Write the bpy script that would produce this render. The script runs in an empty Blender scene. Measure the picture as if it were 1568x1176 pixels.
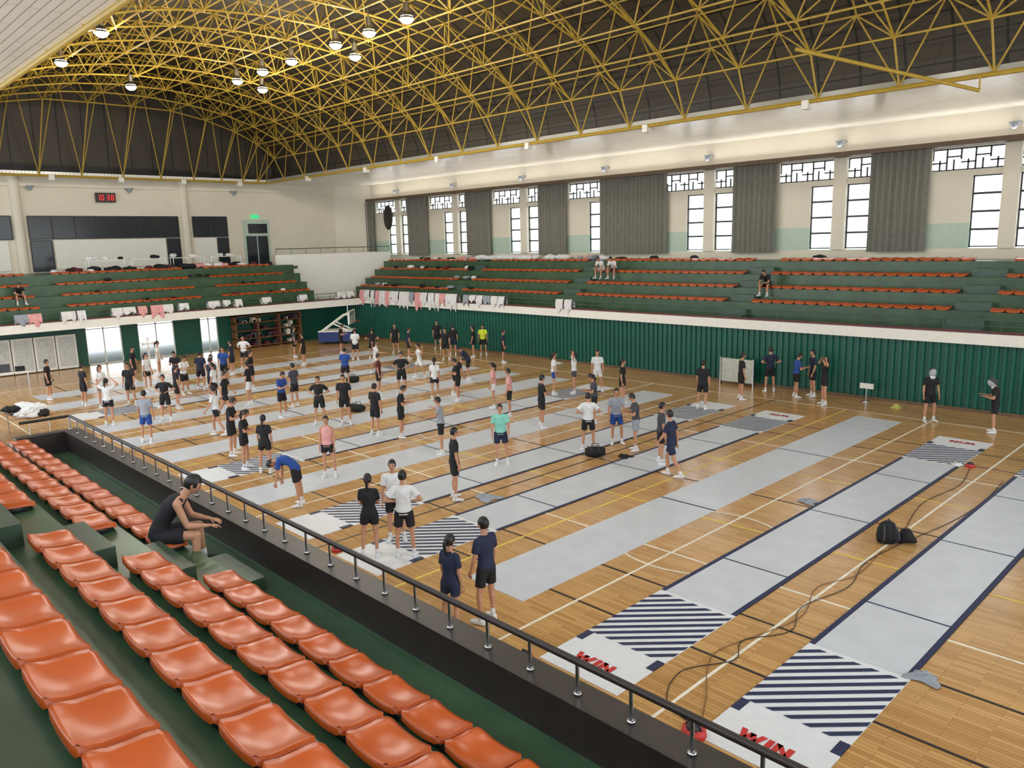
import bpy, math, random
from mathutils import Vector, Matrix
random.seed(3)
H=6.3
cr=Vector((0.6967,0.7171,-0.0252)); cd=Vector((0.1120,-0.1434,-0.9833)); cf=Vector((-0.7086,0.6821,-0.1802))
cam=bpy.data.objects.new('camera',bpy.data.cameras.new('camera')); bpy.context.collection.objects.link(cam)
cam.matrix_world=Matrix.Translation((0,0,H))@Matrix((cr,-cd,-cf)).transposed().to_4x4()
cam.data.lens=36*1189/1568; cam.data.clip_end=600; bpy.context.scene.camera=cam
# ---------- materials
def lin(c):
    return tuple(((x/255)/12.92 if x/255<=.04045 else ((x/255+.055)/1.055)**2.4) for x in c)
def M(name,col,rough=.6,metal=0,var=.12,scale=6,spec=.5,emit=0,bump=0):
    m=bpy.data.materials.new(name); m.use_nodes=True; nt=m.node_tree; b=nt.nodes['Principled BSDF']
    c=lin(col); b.inputs['Roughness'].default_value=rough; b.inputs['Metallic'].default_value=metal
    b.inputs['Specular IOR Level'].default_value=spec
    tc=nt.nodes.new('ShaderNodeTexCoord'); n=nt.nodes.new('ShaderNodeTexNoise'); n.inputs['Scale'].default_value=scale
    nt.links.new(tc.outputs['Object'],n.inputs['Vector'])
    r=nt.nodes.new('ShaderNodeValToRGB'); r.color_ramp.elements[0].position=.3; r.color_ramp.elements[1].position=.7
    r.color_ramp.elements[0].color=(*[x*(1-var) for x in c],1); r.color_ramp.elements[1].color=(*[min(1,x*(1+var)) for x in c],1)
    nt.links.new(n.outputs['Fac'],r.inputs['Fac']); nt.links.new(r.outputs['Color'],b.inputs['Base Color'])
    if emit:
        b.inputs['Emission Color'].default_value=(*c,1); b.inputs['Emission Strength'].default_value=emit
    if bump:
        bp=nt.nodes.new('ShaderNodeBump'); bp.inputs['Strength'].default_value=bump; bp.inputs['Distance'].default_value=.02
        nt.links.new(n.outputs['Fac'],bp.inputs['Height']); nt.links.new(bp.outputs['Normal'],b.inputs['Normal'])
    return m
def brickmat(name,c1,c2,cm,w,h,mort,rough=.4,rot=0,coord='Object',bump=0,big=.12,off=.5):
    m=M(name,c1,rough,var=big,scale=.5); nt=m.node_tree; b=nt.nodes['Principled BSDF']
    ramp=[n for n in nt.nodes if n.type=='VALTORGB'][0]
    ramp.color_ramp.elements[0].color=(1-big,)*3+(1,); ramp.color_ramp.elements[1].color=(1,1,1,1)
    tc=nt.nodes.new('ShaderNodeTexCoord'); mp=nt.nodes.new('ShaderNodeMapping'); mp.inputs['Rotation'].default_value[2]=rot
    br=nt.nodes.new('ShaderNodeTexBrick'); br.inputs['Scale'].default_value=1
    br.inputs['Color1'].default_value=(*lin(c1),1); br.inputs['Color2'].default_value=(*lin(c2),1); br.inputs['Mortar'].default_value=(*lin(cm),1)
    br.inputs['Brick Width'].default_value=w; br.inputs['Row Height'].default_value=h; br.inputs['Mortar Size'].default_value=mort
    br.inputs['Mortar Smooth'].default_value=.3; br.offset=off
    nt.links.new(tc.outputs[coord],mp.inputs['Vector']); nt.links.new(mp.outputs['Vector'],br.inputs['Vector'])
    mx=nt.nodes.new('ShaderNodeMix'); mx.data_type='RGBA'; mx.blend_type='MULTIPLY'; mx.inputs['Factor'].default_value=1
    nt.links.new(br.outputs['Color'],mx.inputs['A']); nt.links.new(ramp.outputs['Color'],mx.inputs['B'])
    nt.links.new(mx.outputs['Result'],b.inputs['Base Color'])
    if bump:
        bp=nt.nodes.new('ShaderNodeBump'); bp.inputs['Strength'].default_value=bump; bp.inputs['Distance'].default_value=.02; bp.invert=True
        nt.links.new(br.outputs['Fac'],bp.inputs['Height']); nt.links.new(bp.outputs['Normal'],b.inputs['Normal'])
    return m
m_wood=brickmat('wood_floor',(214,170,110),(188,142,86),(146,106,62),.9,.075,.004,.2)
m_green=M('green_paint',(62,88,62),.32,var=.2,scale=1.5)
m_greend=M('green_paint_dark',(48,70,52),.4,var=.15)
m_orange=M('orange_plastic',(186,82,26),.27,var=.08,scale=3,spec=.4)
m_seatframe=M('seat_frame',(40,40,38),.5)
m_black=M('black_paint',(42,33,30),.45,var=.2)
m_steel=M('steel',(190,190,190),.25,1)
m_cream=M('cream_wall',(228,220,202),.7,var=.04,scale=.6)
m_creamg=M('pale_green_wall',(190,208,192),.7,var=.04)
m_white=M('white_paint',(238,236,228),.6,var=.03)
m_teal=M('teal_corrugated',(16,88,72),.38,var=.08,scale=1)
m_maroon=M('maroon_paint',(96,44,44),.5)
m_soffit=brickmat('slatted_soffit',(250,248,240),(246,244,235),(160,158,148),3.0,.2,.012,.2,bump=.5)
m_clad=brickmat('roof_cladding',(70,62,48),(60,53,42),(28,25,20),1.5,1.4,.05,.6,coord='UV',off=0,bump=.5)
m_yellow=M('yellow_steel',(178,148,56),.45,var=.08)
m_dark=M('dark_glass',(34,38,44),.15)
m_frame=M('window_frame_dark',(48,50,50),.5)
m_curt=M('curtain_cloth',(124,122,112),.85,var=.1)
m_brown=M('brown_trim',(104,84,62),.5)
m_lamp=M('lamp_glass',(255,250,235),.3,emit=40)
m_grey=M('piste_fabric',(204,209,216),.33,var=.05,scale=2)
m_piwhite=M('piste_white',(226,229,232),.45,var=.03)
m_navy=M('piste_navy',(34,44,80),.5)
m_red=M('red_print',(196,48,44),.5)
m_linek=M('line_black',(40,36,34),.4); m_linew=M('line_white',(238,232,214),.4); m_liney=M('line_yellow',(232,206,84),.4); m_lineb=M('line_blue',(60,90,150),.4)
m_railg=M('rail_green',(70,92,80),.4)
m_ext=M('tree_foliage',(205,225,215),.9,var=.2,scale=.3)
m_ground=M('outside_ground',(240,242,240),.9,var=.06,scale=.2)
m_woodbrown=M('brown_wood',(128,86,52),.5,var=.2,scale=2)
m_bluepad=M('blue_pad',(30,50,110),.5)
# ---------- mesh builder
class MB:
    def __init__(s): s.v=[];s.f=[];s.m=[]
    def add(s,vs,fs,mi=0):
        o=len(s.v); s.v+= [tuple(v) for v in vs]; s.f+=[tuple(i+o for i in f) for f in fs]; s.m+=[mi]*len(fs); return s
    def box(s,x0,x1,y0,y1,z0,z1,mi=0):
        return s.add([(x,y,z) for x in(x0,x1) for y in(y0,y1) for z in(z0,z1)],[(0,1,3,2),(4,6,7,5),(0,4,5,1),(2,3,7,6),(0,2,6,4),(1,5,7,3)],mi)
    def tube(s,p0,p1,r,mi=0,n=6,r1=None,cap=False):
        p0=Vector(p0);p1=Vector(p1);d=(p1-p0)
        if d.length<1e-6: return s
        d.normalize(); a=d.orthogonal().normalized(); b=d.cross(a); r1=r if r1 is None else r1
        vs=[]
        for p,rr in((p0,r),(p1,r1)):
            for i in range(n):
                t=2*math.pi*i/n; vs.append(p+(a*math.cos(t)+b*math.sin(t))*rr)
        fs=[(i,(i+1)%n,n+(i+1)%n,n+i) for i in range(n)]
        if cap: fs+=[tuple(reversed(range(n))),tuple(range(n,2*n))]
        return s.add(vs,fs,mi)
    def path(s,pts,r,mi=0,n=6):
        for a,b in zip(pts,pts[1:]): s.tube(a,b,r,mi,n)
        return s
    def rings(s,rs,mi=0,n=12):
        vs=[]
        for c,a,b in rs:
            for i in range(n):
                t=2*math.pi*i/n; vs.append(c+a*math.cos(t)+b*math.sin(t))
        fs=[(k*n+i,k*n+(i+1)%n,(k+1)*n+(i+1)%n,(k+1)*n+i) for k in range(len(rs)-1) for i in range(n)]
        fs+=[tuple(reversed(range(n))),tuple(range((len(rs)-1)*n,len(rs)*n))]
        return s.add(vs,fs,mi)
    def capsule(s,p0,p1,r0,r1,mi=0,n=10,flat=False):
        p0=Vector(p0);p1=Vector(p1);d=(p1-p0).normalized(); a=d.orthogonal().normalized(); b=d.cross(a); R=[]
        if not flat:
            for ph in(78,50,22): q=math.radians(ph); R.append((p0-d*r0*math.sin(q),a*r0*math.cos(q),b*r0*math.cos(q)))
        R+=[(p0,a*r0,b*r0),(p1,a*r1,b*r1)]
        if not flat:
            for ph in(22,50,78): q=math.radians(ph); R.append((p1+d*r1*math.sin(q),a*r1*math.cos(q),b*r1*math.cos(q)))
        return s.rings(R,mi,n)
    def ell(s,c,rx,ry,rz,mi=0,nu=10,nv=6,R=None,fn=None):
        vs=[];c=Vector(c)
        for j in range(nv+1):
            ph=-math.pi/2+math.pi*j/nv
            for i in range(nu):
                t=2*math.pi*i/nu; v=Vector((rx*math.cos(ph)*math.cos(t),ry*math.cos(ph)*math.sin(t),rz*math.sin(ph)))
                if fn: v=fn(v)
                if R: v=R@v
                vs.append(c+v)
        fs=[(j*nu+i,j*nu+(i+1)%nu,(j+1)*nu+(i+1)%nu,(j+1)*nu+i) for j in range(nv) for i in range(nu)]
        return s.add(vs,fs,mi)
    def prism(s,poly,axis,a,b,mi=0):
        n=len(poly)
        def P(p,t):
            return (t,p[0],p[1]) if axis==0 else ((p[0],t,p[1]) if axis==1 else (p[0],p[1],t))
        vs=[P(p,a) for p in poly]+[P(p,b) for p in poly]
        return s.add(vs,[tuple(range(n)),tuple(reversed(range(n,2*n)))]+[(i,(i+1)%n,n+(i+1)%n,n+i) for i in range(n)],mi)
    def mesh(s,name,mats,smooth=False):
        me=bpy.data.meshes.new(name); me.from_pydata(s.v,[],s.f); me.update()
        for m in mats: me.materials.append(m)
        me.polygons.foreach_set('material_index',s.m)
        if smooth: me.polygons.foreach_set('use_smooth',[True]*len(s.f))
        return me
    def obj(s,name,mats,smooth=False,parent=None,loc=None,rz=0):
        o=bpy.data.objects.new(name,s.mesh(name,mats,smooth)); bpy.context.collection.objects.link(o)
        if loc: o.location=loc
        o.rotation_euler[2]=rz
        if parent: o.parent=parent
        return o
def fixn(o):
    import bmesh
    bm=bmesh.new(); bm.from_mesh(o.data); bmesh.ops.recalc_face_normals(bm,faces=bm.faces); bm.to_mesh(o.data); bm.free(); return o
# ---------- shell
XL,XR=-46.0,16.0; YN,YF=4.3,30.0
MB().box(-48.2,XR,YN-.2,YF+.3,-.1,0).obj('floor',[m_wood])
MB().box(-56,-17.35,-3,YN-.2,-.1,0).obj('floor',[m_wood])
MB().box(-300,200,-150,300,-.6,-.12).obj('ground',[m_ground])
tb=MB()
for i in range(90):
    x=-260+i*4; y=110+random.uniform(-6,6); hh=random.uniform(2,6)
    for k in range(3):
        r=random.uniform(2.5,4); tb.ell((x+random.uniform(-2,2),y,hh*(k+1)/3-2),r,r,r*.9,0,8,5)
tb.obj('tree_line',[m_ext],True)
def seatgrid():
    w,d=.232,.178; us=[-1,-1,-.86,-.4,0,.4,.86,1,1]; vs_=[-1,-1,-.86,-.4,0,.4,.8,1,1]
    V=[]
    for j,v in enumerate(vs_):
        for i,u in enumerate(us):
            x=u*w; y=v*d; z=0
            z+=.022*abs(u)**3-.014*(1-u*u)
            z+= .04*max(0,-v)**2 if v<0 else -.02*v**3
            if i in(0,8) or j in(0,8): z-=.06
            if abs(u)==1 and abs(v)==1: x*=.93;y*=.93
            V.append((x,y,z))
    F=[(j*9+i,j*9+i+1,(j+1)*9+i+1,(j+1)*9+i) for j in range(8) for i in range(8)]
    return V,F
SG=seatgrid()
def seatrow(name,a,b,fixed,z,ang):
    mb=MB(); L=b-a; n=max(1,int(L/.49)); c,s=math.cos(ang),math.sin(ang)
    for k in range(n):
        t=a+(k+.5)*L/n
        ox,oy=(t,fixed) if abs(c)>.5 else (fixed,t)
        mb.add([(ox+x*c-y*s,oy+x*s+y*c,z+zz) for x,y,zz in SG[0]],SG[1],0)
    if abs(c)>.5: mb.box(a+.05,b-.05,fixed-.12,fixed+.12,z-.1,z-.03,1)
    else: mb.box(fixed-.12,fixed+.12,a+.05,b-.05,z-.1,z-.03,1)
    return mb.obj(name,[m_orange,m_seatframe],True)
# near gallery
g=MB(); x0=-17.3
prof=[(YN,0),(YN,2.78),(YN-.25,2.78),(YN-.25,2.38),(3.42,2.38)]
for k in range(7):
    y=3.42-.77*k; z=2.7+.455*k; prof+=[(y,z),(y-.77,z)]
prof+=[(3.42-.77*7,0)]
g.prism(prof,0,x0,XR,0)
fixn(g.obj('gallery_stand',[m_green]))
MB().box(x0,XR,YN-.27,YN+.03,2.42,2.8,0).box(x0-.03,x0+.2,3.2,YN-.27,2.2,2.8,0).obj('gallery_curb',[m_black])
st=MB()
for k in range(7):
    st.box(-9.2,-8.15,3.42-.77*k,3.42-.77*k+.36,(2.38 if k==0 else 2.7+.455*(k-1)),2.7+.455*k-(.16 if k==0 else .225),0)
st.obj('aisle_steps',[m_greend])
for k in range(5):
    z=2.8+.455*k; y=3.19-.77*k
    if k<4: seatrow('orange_seat_row',-8.05,3.2,y,z,0)
    seatrow('orange_seat_row',-16.9,-9.25,y,z,0)
rl=MB(); rl.path([(x0+.1,3.3,3.08),(x0+.1,YN-.13,3.08),(XR,YN-.13,3.08)],.03,0,10)
x=x0+.1
while x<XR:
    rl.tube((x,YN-.13,2.8),(x,YN-.13,3.07),.016,1,8); rl.tube((x,YN-.13,2.8),(x,YN-.13,2.82),.035,1,8,cap=True); x+=.52
rl.obj('handrail',[m_black,m_steel],True)
# far right gallery
AX=[-8.7,-18.0,-28.2,-37.6]
def ranges(a,b,gaps,w=.65):
    out=[];c=a
    for gx in sorted(gaps):
        if a<gx<b: out.append((c,gx-w)); c=gx+w
    out.append((c,b)); return out
g=MB(); prof=[(YF,2.4),(YF,2.78),(YF+.2,2.78),(YF+.2,2.6),(31.38,2.6)]
for k in range(4):
    y=31.38+.85*k; z=3.4+.57*k; prof+=[(y,z),(y+.85,z)]
prof[-1]=(36.48,prof[-1][1]); prof+=[(36.48,2.4)]
g.prism(prof,0,-48.7,XR,0)
fixn(g.obj('gallery_stand',[m_green]))
MB().box(XL,XR,YF-.06,YF+.0,2.4,2.8,0).box(XL,XR,YF-.08,YF+.22,2.8,2.86,1).obj('gallery_fascia',[m_white,m_maroon])
for k in range(4):
    for a,b_ in ranges(-48.2,XR,AX): seatrow('orange_seat_row',a,b_,31.6+.85*k,3.5+.57*k,math.pi)
st=MB()
for gx in AX:
    st.box(gx-.6,gx+.6,30.8,31.38,2.6,2.87,0); st.box(gx-.6,gx+.6,31.1,31.38,2.87,3.13,0)
    for k in range(1,4):
        st.box(gx-.6,gx+.6,31.38+.85*k-.4,31.38+.85*k,3.4+.57*(k-1),3.4+.57*k-.28,0)
st.obj('aisle_steps',[m_railg])
rr=MB(); rr.tube((XL,YF+.08,3.25),(XR,YF+.08,3.25),.022,0,6); rr.tube((XL,YF+.08,3.05),(XR,YF+.08,3.05),.014,0,6)
x=XL
while x<XR: rr.tube((x,YF+.08,2.86),(x,YF+.08,3.25),.014,0,5); x+=.9
rr.obj('handrail',[m_railg],True)
w=MB(); vs=[];x=-48;y0=YF+.12
while x<XR:
    for dx,dy in((0,0),(.1,0),(.13,.07),(.23,.07)):
        vs+= [(x+dx,y0+dy,0),(x+dx,y0+dy,2.4)]
    x+=.26
n=len(vs)//2
w.add(vs,[(2*i,2*i+2,2*i+3,2*i+1) for i in range(n-1)],0); w.box(-48,XR,y0+.1,y0+.3,0,2.4,0)
w.obj('wall_right_lower',[m_teal]); MB().box(-48,XR,y0-.05,y0,0,.12,0).obj('baseboard_right',[m_brown])
# window wall
WY=36.5
w=MB(); w.box(-53.6,XR,WY,WY+.3,5.0,5.55,0); w.box(-53.6,XR,WY,WY+.3,9.65,11.0,0)
P=[-8.95-6.85*n for n in range(-4,7)]
wn=[0]
def window(win,a,b,z0,z1,nb):
    t=.05
    win.box(a,b,WY+.1,WY+.16,z0,z0+t,0);win.box(a,b,WY+.1,WY+.16,z1-t,z1,0)
    win.box(a,a+t,WY+.1,WY+.16,z0,z1,0);win.box(b-t,b,WY+.1,WY+.16,z0,z1,0)
    for i in range(1,nb):
        z=z0+(z1-z0)*i/nb; win.box(a,b,WY+.09,WY+.17,z-.045,z+.045,0)
def transom(win,a,b,z0=8.75,z1=9.65):
    t=.055; win.box(a,b,WY+.1,WY+.16,z0,z0+t,0);win.box(a,b,WY+.1,WY+.16,z1-t,z1,0)
    L=b-a; n=max(1,round(L/.55)); c=L/n; zm=(z0+z1)/2
    for i in range(n+1):
        x=a+c*i; win.box(x-.03,x+.03,WY+.1,WY+.16,z0 if i%2 else zm,z1,0)
        if i<n:
            q=.12 if i%2 else -.12
            win.box(x,x+c,WY+.1,WY+.16,zm-.03+q,zm+.03+q,0)
            win.box(x+c/2-.03,x+c/2+.03,WY+.1,WY+.16,z0,zm,0)
for p in P:
    b=p
    w.box(p-.3,p+.3,WY-.12,WY+.3,5.55,9.65,0)
    w.box(b-1.4,b-.3,WY,WY+.3,8.5,8.75,0); w.box(b-5.45,b-1.4,WY,WY+.3,6.6,8.75,0); w.box(b-5.45,b-1.4,WY,WY+.3,5.55,6.6,1)
    w.box(b-5.45,b-3,WY,WY+.3,8.75,9.65,0); w.box(b-6.55,b-5.45,WY,WY+.3,8.5,8.75,0)
    w1=MB(); window(w1,b-1.4,b-.3,5.6,8.5,4); transom(w1,b-3,b-.3); wn[0]+=1; w1.obj('window_%d'%wn[0],[m_frame])
    w1=MB(); window(w1,b-6.55,b-5.45,5.6,8.5,4); transom(w1,b-6.55,b-5.45); wn[0]+=1; w1.obj('window_%d'%wn[0],[m_frame])
w.obj('wall_right',[m_cream,m_creamg])
def curtain(a,b):
    cur=MB(); vs=[];n=int((b-a)/.05)
    for i in range(n+1):
        x=a+(b-a)*i/n; ph=x*2*math.pi/.28
        yy=WY-.28+.07*math.sin(ph)+.02*math.sin(ph*.37)
        vs+=[(x,yy,5.45),(x,yy+.0,9.7)]
    cur.add(vs,[(2*i,2*i+2,2*i+3,2*i+1) for i in range(n)],0)
    cur.obj('curtain',[m_curt],True)
for p in P:
    if abs(p+22.65)<.3: curtain(p-7.2,p-2.5)
    else: curtain(p-5.4,p-3)
MB().box(-53.6,XR,WY-.55,WY,9.7,9.76,0).box(-53.6,XR,WY-.6,WY-.55,9.7,9.9,0).obj('trim_1',[m_brown])
# added fill lights hidden behind the pelmet, no real fittings, brightening the soffit
for i in range(7):
    ld=bpy.data.lights.new('soffit_fill_light','AREA'); ld.shape='RECTANGLE'; ld.size=9.4; ld.size_y=.16; ld.energy=85; ld.color=(1,.97,.9)
    lo=bpy.data.objects.new('soffit_fill_light',ld); bpy.context.collection.objects.link(lo); lo.location=(-48.4+9.8*i,WY-.42,9.84); lo.rotation_euler=(math.radians(180+38),0,0)
# left gallery
g=MB(); prof=[(XL,2.3),(XL,2.78),(XL-.2,2.78),(XL-.2,2.6),(-47.38,2.6)]
for k in range(4):
    xx=-47.38-.85*k; z=3.4+.57*k; prof+=[(xx,z),(xx-.85,z)]
prof[-1]=(-55.98,prof[-1][1]); prof+=[(-55.98,2.3)]
g.prism(prof,1,-3,27.2,0); fixn(g.obj('gallery_stand',[m_green]))
MB().box(-55.9,-48.7,27.2,36.4,2.4,2.6,0).box(-48.7,XL,27.2,31.3,2.4,2.6,0).box(-55.9,-50.9,27.2,36.4,4.8,5.0,0).obj('gallery_floor',[m_green])
MB().box(XL,XL+.06,-3,YF,2.3,2.75,0).box(XL-.2,XL+.08,-3,YF,2.75,2.81,1).obj('gallery_fascia',[m_white,m_maroon])
for k in range(4):
    for a,b_ in ranges(-2.5,27-.5*k,[3,11.5,20.2]): seatrow('orange_seat_row',a,b_,-47.6-.85*k,3.5+.57*k,-math.pi/2)
rr=MB(); rr.tube((XL-.08,-3,3.2),(XL-.08,YF,3.2),.022,0,6); rr.tube((XL-.08,-3,3.0),(XL-.08,YF,3.0),.014,0,6)
y=-3
while y<YF: rr.tube((XL-.08,y,2.81),(XL-.08,y,3.2),.014,0,5); y+=.9
rr.obj('handrail',[m_railg],True)
cb=MB(); cb.add([(-51.3,26.6,5.0),(-51.3,26.6,5.8),(-49.2,34.9,5.8),(-49.2,34.9,2.6),(-50.6,28.5,2.6),(-53,26.8,5.8),(-53,36,5.8)],[(0,1,2,3,4),(1,5,6,2)],0)
cb.path([(-51.2,26.6,6.2),(-49.2,34.9,6.2)],.03,1)
for i in range(9): cb.tube((-51.2+2*i/8,26.6+8.3*i/8,5.8),(-51.2+2*i/8,26.6+8.3*i/8,6.2),.015,1,5)
cb.obj('corner_parapet',[m_white,m_railg])
LX=-56
w=MB(); w.box(LX-.3,LX,-3,34.5,5.0,11.0,0); w.add([(LX,34.5,5),(-53.6,36.6,5),(-53.6,36.6,11.0),(LX,34.5,11.0)],[(0,1,2,3)],0)
for yy in(12.2,22.4,6.0,1.0): w.tube((LX+.05,yy,5.11),(LX+.05,yy,11),.3,0,16)
w.box(LX,LX+.15,-3,34.5,10.4,10.6,0)
w.obj('wall_left',[m_cream])
d=MB()
def darkwin(y0,y1,z0,z1,nb):
    d.box(LX,LX+.05,y0,y1,z0,z1,0)
    for i in range(nb+1):
        yy=y0+(y1-y0)*i/nb; d.box(LX+.05,LX+.09,yy-.03,yy+.03,z0,z1,1)
    d.box(LX+.05,LX+.09,y0,y1,z0-.03,z0+.03,1);d.box(LX+.05,LX+.09,y0,y1,z1-.03,z1+.03,1)
darkwin(12.7,21.9,7.2,8.6,7); darkwin(12.7,13.9,5.2,7.1,1); darkwin(21.0,21.9,5.2,7.1,1); d.box(LX,LX+.08,14,20.9,5.3,7.1,2)
darkwin(22.9,25.4,7.2,8.6,2); darkwin(24.6,25.4,5.2,7.1,1); d.box(LX,LX+.08,22.9,24.5,5.3,7.1,2); darkwin(6.4,11.8,7.2,8.6,4); d.box(LX,LX+.08,7,11.5,5.3,7.1,2)
d.obj('window_30',[m_dark,m_frame,m_white])
dd=MB(); dd.box(LX+.01,LX+.06,26.6,28.7,5.12,8.4,1); dd.box(LX+.06,LX+.1,26.8,27.6,5.12,7.2,0); dd.box(LX+.06,LX+.1,27.7,28.5,5.12,7.2,0); dd.box(LX+.06,LX+.1,27.0,28.5,7.4,8.1,0)
dd.obj('door_1',[m_dark,m_creamg])
w=MB(); wx=-48.0
ops=[(13.0,14.9),(15.8,17.9),(19.5,20.6)]; c=-3
for a,b_ in ops: w.box(wx-.2,wx,c,a,0,2.3,0); c=b_
w.box(wx-.2,wx,c,YF+.1,0,2.3,0)
w.obj('wall_left_lower',[m_teal])
for i,(a,b_) in enumerate(ops):
    fr=MB(); fr.box(wx-.12,wx-.05,a,a+.05,0,2.3,0);fr.box(wx-.12,wx-.05,b_-.05,b_,0,2.3,0);fr.box(wx-.12,wx-.05,(a+b_)/2-.03,(a+b_)/2+.03,0,2.3,0);fr.box(wx-.12,wx-.05,a,b_,2.0,2.05,0);fr.box(wx-.12,wx-.05,a,b_,.0,.06,0)
    fr.obj('door_%d'%(i+2),[m_white])
# soffits
RX0,RX1,RY0,RY1=-54.5,14.5,5.8,28.0
MB().box(-56,XR,RY1,WY+.2,11,11.2,0).obj('ceiling',[m_soffit])
MB().box(-56,XR,-2.5,RY0,11,11.2,0).obj('ceiling',[m_soffit]); MB().box(-56,RX0,RY0,RY1,11,11.2,0).obj('ceiling',[m_soffit])
e=MB()
for p,q in(((RX0,RY0,10.95),(RX1,RY0,10.95)),((RX0,RY1,10.95),(RX1,RY1,10.95)),((RX0,RY0,10.95),(RX0,RY1,10.95))): e.tube(p,q,.07,0,8)
for i in range(10): e.box(RX1-7*i-.12,RX1-7*i+.12,RY1-.15,RY1+.15,10.7,11,1)
for i in range(6): e.box(RX0-.15,RX0+.15,RY0+4*i,RY0+4*i+.3,10.7,11,1)
e.obj('trim_2',[m_yellow,m_white])
# roof
YC=(RY0+RY1)/2; HW=(RY1-RY0)/2
def rz(x,y,rise,ex,ey,x0):
    ty=max(0,1-abs(y-YC)/ey); tx=max(0,min(1,(x-x0)/ex))
    fy=math.sqrt(max(0,1-(1-ty)**2)); fx=(max(0,1-(1-tx)**3))**(1/3)
    return 11+rise*min(fy,fx)
inner=lambda x,y: rz(x,y,4.2,5.5,HW,RX0)
outer=lambda x,y: rz(x,y,6.4,1.2,HW+1.0,RX0-1.0)
nx=25; ny=13; dx=(RX1-RX0)/nx
fr=MB(); I={};O={}
for i in range(nx+1):
    for j in range(ny+1):
        x=RX0+i*dx; t=-math.cos(math.pi*j/ny)*.75+(2*j/ny-1)*.25; y=YC+HW*t; I[i,j]=Vector((x,y,inner(x,y)))
for i in range(nx):
    for j in range(ny):
        c=(I[i,j]+I[i+1,j]+I[i,j+1]+I[i+1,j+1])/4
        O[i,j]=Vector((c.x,c.y,min(outer(c.x,c.y)-.25,max(c.z+1.6,outer(c.x,c.y)-.5))))
R1,R2,R3=.038,.034,.031
for (i,j),p in I.items():
    if (i+1,j) in I: fr.tube(p,I[i+1,j],R1)
    if (i,j+1) in I: fr.tube(p,I[i,j+1],R1)
    fr.add([p+Vector(q)*.11 for q in((1,0,0),(-1,0,0),(0,1,0),(0,-1,0),(0,0,1),(0,0,-1))],[(0,2,4),(2,1,4),(1,3,4),(3,0,4),(2,0,5),(1,2,5),(3,1,5),(0,3,5)])
for (i,j),p in O.items():
    if (i+1,j) in O: fr.tube(p,O[i+1,j],R2)
    if (i,j+1) in O: fr.tube(p,O[i,j+1],R2)
    for a,b_ in((i,j),(i+1,j),(i,j+1),(i+1,j+1)): fr.tube(p,I[a,b_],R3)
fr.obj('space_frame_truss',[m_yellow])
MB().tube((-12,24,11.9),(-7.9,27.8,10.5),.06,0,8,cap=True).tube((-7.9,27.8,10.5),(-7.9,27.8,10.9),.03,0,6).obj('winch_pole',[m_yellow])
rf=MB(); NX,NY=46,24; uv=[]
for i in range(NX+1):
    for j in range(NY+1):
        x=RX0-1.0+(RX1-RX0+1)*((i/NX)**1.4); a=math.pi*j/NY; y=YC-(HW+1)*math.cos(a)
        rf.v.append((x,y,outer(x,y))); uv.append((x,a*12))
F=[(i*(NY+1)+j,i*(NY+1)+j+1,(i+1)*(NY+1)+j+1,(i+1)*(NY+1)+j) for i in range(NX) for j in range(NY)]
rf.f=F; rf.m=[0]*len(F)
ro=rf.obj('roof',[m_clad]); ul=ro.data.uv_layers.new(name='UVMap')
for l in ro.data.loops: ul.data[l.index].uv=uv[l.vertex_index]
gw=MB(); ys=[YC-(HW+1)*math.cos(math.pi*j/NY) for j in range(NY+1)]
gv=[(RX0-1,y,11) for y in ys]+[(RX0-1,y,outer(RX1,y)) for y in ys]; n=NY+1
gw.add(gv,[(i,i+1,n+i+1,n+i) for i in range(NY)],0); go=gw.obj('wall_gable',[m_clad]); ul=go.data.uv_layers.new(name='UVMap')
for l in go.data.loops:
    v=go.data.vertices[l.vertex_index].co; ul.data[l.index].uv=(v.y,v.z)
lme=MB().tube((0,0,.55),(0,0,.9),.02,0,6).tube((0,0,.25),(0,0,.55),.12,0,12,cap=True).tube((0,0,0),(0,0,.25),.27,0,16,r1=.13).ell((0,0,.02),.24,.24,.18,1,16,8).mesh('high_bay_lamp',[m_steel,m_lamp])
def lamp(x,y,z=14.3):
    o=bpy.data.objects.new('high_bay_lamp',lme); bpy.context.collection.objects.link(o); o.location=(x,y,z)
    ld=bpy.data.lights.new('lamp_light','POINT'); ld.energy=300; ld.color=(1,.94,.84); ld.shadow_soft_size=.25
    lo=bpy.data.objects.new('lamp_light',ld); bpy.context.collection.objects.link(lo); lo.parent=o; lo.location=(0,0,-.5)
for x in(-24,-26.4,-28.8,-32.4,-35.1,-37.7): lamp(x,18.3)
for x,y in((-38.5,10.8),(-32.5,10.6),(-42,14.8),(-38.9,20.2),(-30,20),(-26,10.6),(-20,10.6),(-14,10.6),(-8,10.6),(-2,10.6),(-12,17),(-4,17),(4,17)): lamp(x,y)
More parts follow.
